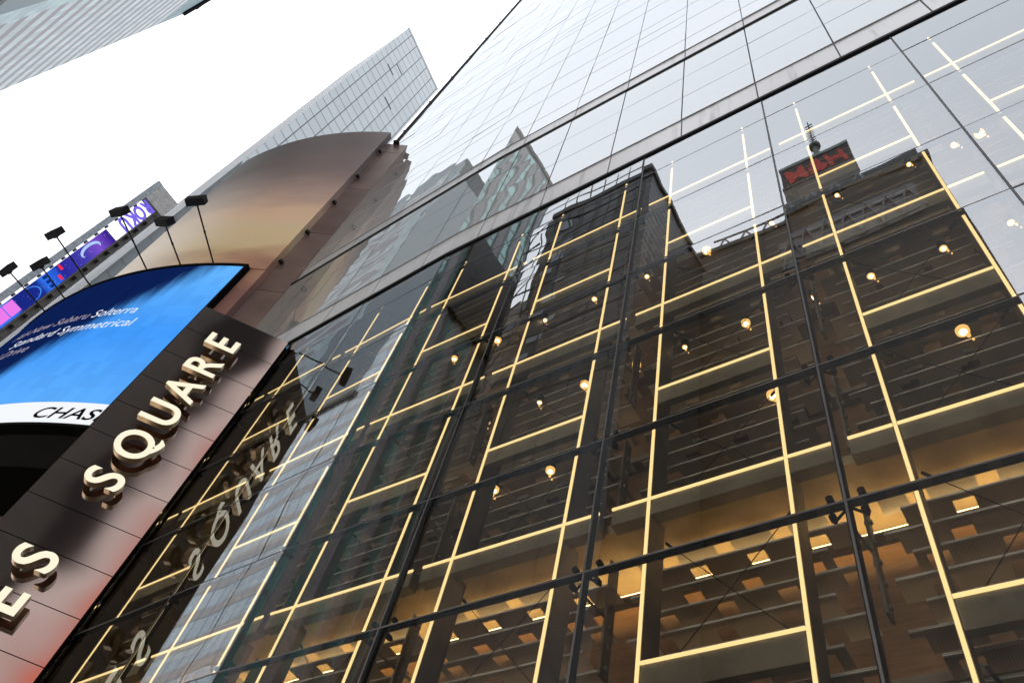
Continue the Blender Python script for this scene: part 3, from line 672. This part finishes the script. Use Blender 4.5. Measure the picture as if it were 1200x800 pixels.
def rokumat():
    m, t = mat('tower_sign_picture')
    tc = N(t, 'TexCoord'); sp = N(t, 'SeparateXYZ'); L(t, tc.outputs['Object'], sp.inputs[0])
    mr = N(t, 'MapRange'); mr.inputs[1].default_value = 44 ; mr.inputs[2].default_value = 62.5; L(t, sp.outputs[2], mr.inputs[0])
    cr = N(t, 'ValToRGB'); cr.color_ramp.interpolation = 'LINEAR'; e = cr.color_ramp.elements
    e[0].position = 0; e[0].color = (0.03, 0.16, 0.9, 1); e[1].position = 1; e[1].color = (0.01, 0.008, 0.10, 1)
    for p_, c_ in ((0.24, (0.04, 0.16, 0.80, 1)), (0.28, (0.01, 0.02, 0.22, 1)), (0.42, (0.01, 0.025, 0.26, 1)), (0.46, (0.03, 0.17, 0.85, 1)), (0.54, (0.02, 0.10, 0.65, 1)), (0.57, (0.02, 0.02, 0.30, 1)), (0.74, (0.06, 0.05, 0.42, 1)), (0.84, (0.20, 0.08, 0.60, 1)), (0.93, (0.05, 0.02, 0.30, 1))):
        q = e.new(p_); q.color = c_
    L(t, mr.outputs[0], cr.inputs[0])
    vo = N(t, 'TexVoronoi'); vo.inputs['Scale'].default_value = 3.2; L(t, tc.outputs['Object'], vo.inputs['Vector'])
    st = N(t, 'MapRange'); st.inputs[1].default_value = 0.0; st.inputs[2].default_value = 0.16; st.inputs[3].default_value = 0.7; st.inputs[4].default_value = 0; L(t, vo.outputs['Distance'], st.inputs[0])
    ad = N(t, 'Mix', data_type='RGBA', blend_type='ADD'); ad.inputs[0].default_value = 0.5; L(t, cr.outputs[0], ad.inputs[6]); L(t, st.outputs[0], ad.inputs[7])
    em = N(t, 'Emission'); em.inputs[1].default_value = 1.0 / EX; L(t, ad.outputs[2], em.inputs[0]); outp(t, em.outputs[0]); return m
m = MB(); m.box(X - 0.1, X + 0.05, ya + 0.74, ya + 2.04, 20, zt_ - 9.6); m.build('picture_screen', rokumat(), RS)
# picture parts: crescent, red bars, pink window
def flat(name, pts, mt, x=X + 0.06):
    m = MB(); n = len(pts); m.v = [(x, y, z) for y, z in pts] + [(x + 0.01, y, z) for y, z in pts]
    m.f = [tuple(range(n))[::-1], tuple(range(n, 2 * n))] + [(i, (i + 1) % n, n + (i + 1) % n, n + i) for i in range(n)]; m.m = [0] * len(m.f); return m.build(name, mt, RS)
cz = 58.6; yc = ya + 1.35
pts = [(yc + 0.5 * math.cos(rad(a)), cz + 1.35 * math.sin(rad(a))) for a in range(60, 301, 15)] + [(yc + 0.12 + 0.38 * math.cos(rad(a)), cz + 1.15 * math.sin(rad(a))) for a in range(290, 69, -15)]
flat('picture_detail', pts, emit('moon', (0.45, 0.62, 1.0), 1.0))
flat('picture_detail', [(ya + 0.8, 54.6), (ya + 1.3, 54.6), (ya + 1.3, 54.9), (ya + 0.8, 54.9)], emit('red_bar', (0.9, 0.03, 0.08), 1.0))
flat('picture_detail', [(ya + 1.45, 53.9), (ya + 1.9, 53.9), (ya + 1.9, 54.2), (ya + 1.45, 54.2)], bpy.data.materials['red_bar'])
for q in (0, 1): flat('picture_detail', [(ya + 0.85, 47.9 - q * 1.25), (ya + 1.85, 47.9 - q * 1.25), (ya + 1.85, 49.05 - q * 1.25), (ya + 0.85, 49.05 - q * 1.25)], emit('pink_window', (0.85, 0.2, 0.85), 1.0))
ring = [(ya + 1.4 + 0.55 * math.cos(rad(a)), 50.6 + 1.2 * math.sin(rad(a))) for a in range(0, 181, 12)] + [(ya + 1.4 + 0.5 * math.cos(rad(a)), 50.6 + 1.05 * math.sin(rad(a))) for a in range(180, -1, -12)]
flat('picture_detail', ring, emit('ring_blue', (0.05, 0.25, 0.9), 1.0))
for k in range(3): flat('picture_detail', [(ya + 0.85 + 0.42 * k, 52.6), (ya + 1.1 + 0.42 * k, 52.6), (ya + 1.1 + 0.42 * k, 53.1), (ya + 0.85 + 0.42 * k, 53.1)], emit('dark_dot', (0.005, 0.03, 0.2), 1.0))
zl = zt_ - 3.35
for ch in 'ROKU':
    me = text_mesh(ch, 1.95, 0.05, 0.05); xs = [v.co.x for v in me.vertices]; w = max(xs) - min(xs); x0 = min(xs)
    for v in me.vertices: v.co = (X + 0.2 + v.co.z, ya + 2.15 - 1.42 + v.co.y * 0.98 - 0.02, zl - (v.co.x - x0) * 0.84)
    bm = bmesh.new(); bm.from_mesh(me); bmesh.ops.recalc_face_normals(bm, faces=bm.faces); bm.to_mesh(me); bm.free()
    mesh_obj('letter', me, emit('letter_violet', (0.20, 0.14, 0.80), 1.0), RS); zl -= w * 0.84 + 0.10

# ------------------------------------------------------------------ across the street, seen only mirrored in the glass
def tower(name, label, x0, x1, yf, yb, z, wall, roofmat, storey=4.0, band=None):
    """yf: front towards us (negative y)"""
    t = thing(name, label, 'building', ((x0 + x1) / 2, yf, 0))
    m = MB(); m.box(x0, x1, yb, yf, 0, z); m.build('wall', wall, t)
    m = MB(); m.box(x0 - 0.3, x1 + 0.3, yb - 0.3, yf + 0.3, z + 0.002, z + 1.2); m.build('roof', roofmat, t)
    if band:
        m = MB(); zz = storey
        while zz < z - 1: m.box(x0 - 0.12, x1 + 0.12, yb - 0.12, yf + 0.12, zz, zz + storey * 0.28); zz += storey
        m.build('floor_band', band, t)
    return t
M['dk_brown'] = gridmat('brown_windows', (0.065, 0.056, 0.046), (0.11, 0.085, 0.066), 2.6, 3.9, 1.0, axis=0, rough=0.5, ior=1.35)
M['dk_tower'] = gridmat('dark_louvres', (0.055, 0.053, 0.052), (0.085, 0.078, 0.07), 3.0, 1.9, 0.5, axis=0, rough=0.35, ior=1.4)
M['dk_roof'] = pbr('dark_roof', (0.12, 0.12, 0.12), 0.7)
OT = tower('dark_scaffolded_tower', 'dark tower wrapped in scaffolding, mirrored in the middle of the glass', -37.5, -22.7, -26.5, -42.0, 107, M['dk_tower'], M['dk_roof'])
m = MB()
for x in [-38.6 + 1.9 * k for k in range(9)]: m.tube((x, -25.2, 0), (x, -25.2, 109 if x > -36 else 98), 0.07, 6)
z = 60.0
while z < 108:
    m.tube((-38.8, -25.2, z), (-23, -25.2, z), 0.07, 6); z += 3.9
for k in range(6): m.tube((-38.5, -25.2, 62 + 7 * k), (-34.5, -25.2, 68 + 7 * k), 0.07, 6)
for k in range(4): m.tube((-40.2, -25.6, 96 - 5 * k), (-37.4, -25.6, 97.5 - 5 * k), 0.08, 6); m.tube((-40.1 + k * 0.3, -25.6, 95 - 5 * k), (-40.1 + k * 0.3, -25.6, 99.5 - 5 * k), 0.10, 6)
m.build('scaffold', pbr('scaffold_steel', (0.05, 0.05, 0.05), 0.7), OT)
m = MB()
for k in range(11): m.box(-36.5 + (k % 3) * 1.1, -34.8 + (k % 3) * 1.1, -26.49, -26.40, 70 + k * 3.1, 71.3 + k * 3.1)
m.build('pale_patch', pbr('patch_pale', (0.45, 0.47, 0.50), 0.6), OT)  # small pale boxes set on the tower front

BC = tower('brown_office_block', 'broad dark brown office block mirrored across the lower glass', -70, 8.6, -44, -80, 115, M['dk_brown'], M['dk_roof'])
m = MB(); m.box(0.6, 8.0, -70, -46, 116.3, 123); m.box(-69.9, -44, -70, -44.3, 116.3, 127); m.build('penthouse', pbr('penthouse_grey', (0.13, 0.12, 0.11), 0.6), BC)
m = MB()
for k in range(9):
    x = -22 + k * 3.4
    if x > 0: break
    m.tube((x, -45, 116.2), (x + 1.7, -45, 121), 0.16, 6); m.tube((x + 1.7, -45, 121), (x + 3.4, -45, 116.2), 0.16, 6)
m.tube((-22, -45, 121), (0.5, -45, 121), 0.16, 6); m.build('roof_truss', pbr('truss_grey', (0.3, 0.3, 0.3), 0.5, 0.5), BC)
m = MB()
for z in (101, 103.6, 106.2): m.box(-12, 5.0, -43.99, -43.7, z, z + 0.5)
for k in range(7): m.tube((-12 + k * 2.5, -43.6, 100.5), (-10.6 + k * 2.5, -43.6, 108), 0.16, 6); m.tube((-10.6 + k * 2.5, -43.6, 108), (-9.2 + k * 2.5, -43.6, 100.5), 0.16, 6)
m.box(-12, 5.5, -43.99, -43.9, 100.2, 108.5); m.build('sign_truss', pbr('pale_truss', (0.24, 0.24, 0.25), 0.6), BC)

HT = tower('red_lettered_tower', 'slim tower with red roof letters and a tall mast, mirrored in the glass', -19.5, 0.6, -91, -125, 233, pbr('hazed_brown', (0.13, 0.115, 0.10), 0.6), M['dk_roof'])  # wall, sign box and letters lightened to stand in for haze
m = MB(); m.box(-19.3, 0.4, -110, -91.4, 234.2, 247.5)
for k in range(9): m.box(-19.6, 0.7, -91.39, -91.0, 234.6 + 1.42 * k, 235.1 + 1.42 * k)
m.build('sign_box', pbr('sign_box_dark', (0.16, 0.16, 0.16), 0.6), HT)
m = MB(); m.box(-19.8, 0.9, -110.3, -90.6, 247.51, 249.2); m.build('sign_roof', pbr('sign_roof_grey', (0.20, 0.23, 0.23), 0.5), HT)
me = text_mesh('H&M', 12.6, 0.3, 0.10, 0.2, 1.02); xs = [v.co.x for v in me.vertices]; cx = (min(xs) + max(xs)) / 2; wd_ = max(xs) - min(xs)
for v in me.vertices: v.co = (-9.4 - (v.co.x - cx) * 18.0 / wd_, -90.6 + v.co.z, 235.8 + v.co.y)
bm = bmesh.new(); bm.from_mesh(me); bmesh.ops.recalc_face_normals(bm, faces=bm.faces); bm.to_mesh(me); bm.free()
mesh_obj('lettering', me, emit('red_letters', (0.80, 0.16, 0.16), 0.85), HT)
m = MB()
ax, ay, z0, z1 = -8.6, -99, 249, 297
m.tube((ax, ay, z0), (ax, ay, 262), 1.5, 10, r2=1.2); m.tube((ax, ay, 262), (ax, ay, 276), 0.85, 8); m.tube((ax, ay, 276), (ax, ay, z1), 0.5, 8, r2=0.2)
for k in range(20): m.tube((ax - 1.2, ay, 264 + k * 1.6), (ax + 1.2, ay, 264.4 + k * 1.6), 0.14, 6)
for k in range(5): m.tube((ax - 2.0, ay, 251 + k * 2), (ax + 2.0, ay, 251 + k * 2), 0.5, 8)
m.tube((ax, ay, 276), (ax, ay, 277.5), 2.0, 10); m.build('mast', pbr('mast_grey', (0.14, 0.14, 0.14), 0.5, 0.3), HT)

M['green'] = gridmat('green_glass', (0.34, 0.58, 0.53), (0.26, 0.27, 0.27), 2.7, 3.8, 0.5, axis=1, rough=0.08, metal=0.35, ior=1.8, vary=0.25)
GT = tower('green_glass_tower', 'green glass tower with pale ribs, mirrored left of the middle in the glass', -49.5, -47, -17.5, -32.5, 141, M['green'], M['dk_roof'])
m = MB()
for k in range(6): m.box(-46.99, -46.7, -31.5 + k * 2.6, -30.6 + k * 2.6, 20, 139)
m.build('rib', pbr('pale_rib', (0.42, 0.40, 0.40), 0.5), GT)
m = MB(); m.box(-46.68, -46.2, -32, -22, 84, 103); m.build('dark_panel', pbr('panel_black', (0.02, 0.018, 0.016), 0.5), GT)  # plain dark panel on the tower's side
M['banded'] = gridmat('grey_banded', (0.60, 0.69, 0.73), (0.38, 0.40, 0.42), 1.5, 3.4, 0.12, axis=0, rough=0.10, metal=0.55, ior=2.0, band=(0.50, 0.45, 0.41), bandh=0.40)
FT = tower('grey_banded_block', 'grey blue office block with brown storey bands, mirrored at left in the glass', -150, -62.1, -20, -32, 76, M['banded'], M['dk_roof'])
m = MB(); m.box(-62, -49.7, -33, -20.05, 0, 92); m.build('corner_wing', M['banded'], FT)

# unseen block and screen, added so the polished metal reflects dark and pink
BB = tower('added_block', 'low office block carrying bright advertising screens across the street', 19.4, 70, -44, -80, 95, M['dk_brown'], M['dk_roof'])
m = MB(); m.box(11, 19.3, -80, -44, 0, 70); m.build('low_wing', M['dk_brown'], BB)  # wing added to keep bright sky out of the panel's dark side
def bbmat():
    m, t = mat('reflection_picture')
    tc = N(t, 'TexCoord'); sp = N(t, 'SeparateXYZ'); L(t, tc.outputs['Object'], sp.inputs[0])
    nz = N(t, 'TexNoise'); nz.inputs['Scale'].default_value = 0.10; nz.inputs['Detail'].default_value = 2; L(t, tc.outputs['Object'], nz.inputs['Vector'])
    ad = N(t, 'Math', operation='MULTIPLY_ADD'); ad.inputs[1].default_value = 8; L(t, nz.outputs[0], ad.inputs[0]); L(t, sp.outputs[0], ad.inputs[2])
    zz = N(t, 'Math', operation='MULTIPLY_ADD'); zz.inputs[1].default_value = -0.09; L(t, sp.outputs[2], zz.inputs[0]); L(t, ad.outputs[0], zz.inputs[2])
    mr = N(t, 'MapRange'); mr.inputs[1].default_value = 21; mr.inputs[2].default_value = 31.3; L(t, zz.outputs[0], mr.inputs[0])
    cr = N(t, 'ValToRGB'); e = cr.color_ramp.elements; e[0].position = 0; e[0].color = (0.02, 0.018, 0.018, 1); e[1].position = 1; e[1].color = (0.85, 0.16, 0.10, 1)
    for p_, c_ in ((0.14, (0.03, 0.026, 0.025, 1)), (0.28, (0.45, 0.38, 0.36, 1)), (0.42, (0.75, 0.62, 0.58, 1)), (0.60, (0.62, 0.40, 0.36, 1)), (0.72, (0.85, 0.17, 0.10, 1)), (0.85, (0.75, 0.36, 0.30, 1))):
        q = e.new(p_); q.color = c_
    L(t, mr.outputs[0], cr.inputs[0]); em = N(t, 'Emission'); em.inputs[1].default_value = 1.55 / EX; L(t, cr.outputs[0], em.inputs[0]); outp(t, em.outputs[0]); return m
m = MB(); m.box(19.5, 60, -43.98, -43.4, 6, 92); m.build('advert_screen', bbmat(), BB)

# screens added out of view to light the undersides behind the glass front
def fill_mat(k, c):
    m, t = mat('advert_%d' % k)
    tc = N(t, 'TexCoord'); vo = N(t, 'TexVoronoi', distance='CHEBYCHEV'); vo.inputs['Scale'].default_value = 0.16; L(t, tc.outputs['Object'], vo.inputs['Vector'])
    h = N(t, 'HueSaturation'); h.inputs['Saturation'].default_value = 0.35; h.inputs['Value'].default_value = 1.0; L(t, vo.outputs['Color'], h.inputs['Color'])
    x = N(t, 'Mix', data_type='RGBA'); x.inputs[0].default_value = 0.75; x.inputs[7].default_value = rgba(c); L(t, h.outputs[0], x.inputs[6])
    e = N(t, 'Emission'); e.inputs[1].default_value = FILL / EX; L(t, x.outputs[2], e.inputs[0]); outp(t, e.outputs[0]); return m
FILL = 6.5
FILL_TINTS = [('warm white', (1.0, 0.92, 0.80)), ('pale pink', (1.0, 0.90, 0.86)), ('cream', (1.0, 0.94, 0.80)), ('pale amber', (1.0, 0.90, 0.72)), ('white', (0.95, 0.97, 1.0)), ('pale blue', (0.85, 0.93, 1.0))]
for k, (nm, c) in enumerate(FILL_TINTS):
    x0 = -62 + k * 15.2
    t = thing('advert_screen', '%s screen on two posts across the road, added to light the louvres' % nm, 'screen', (x0 + 7, -16.2, 0), 'added fill screens across the road')
    m = MB(); m.box(x0, x0 + 14, -16.2, -15.9, 3.0, 14.0); m.build('picture', fill_mat(k, c), t)
    m = MB(); m.box(x0 - 0.2, x0 + 14.2, -16.7, -16.21, 2.8, 14.2); m.build('cabinet', M['black'], t)
    for px in (x0 + 2, x0 + 12):
        m = MB(); m.box(px - 0.3, px + 0.3, -16.7, -16.3, 0, 2.79); m.build('post', M['black'], t)
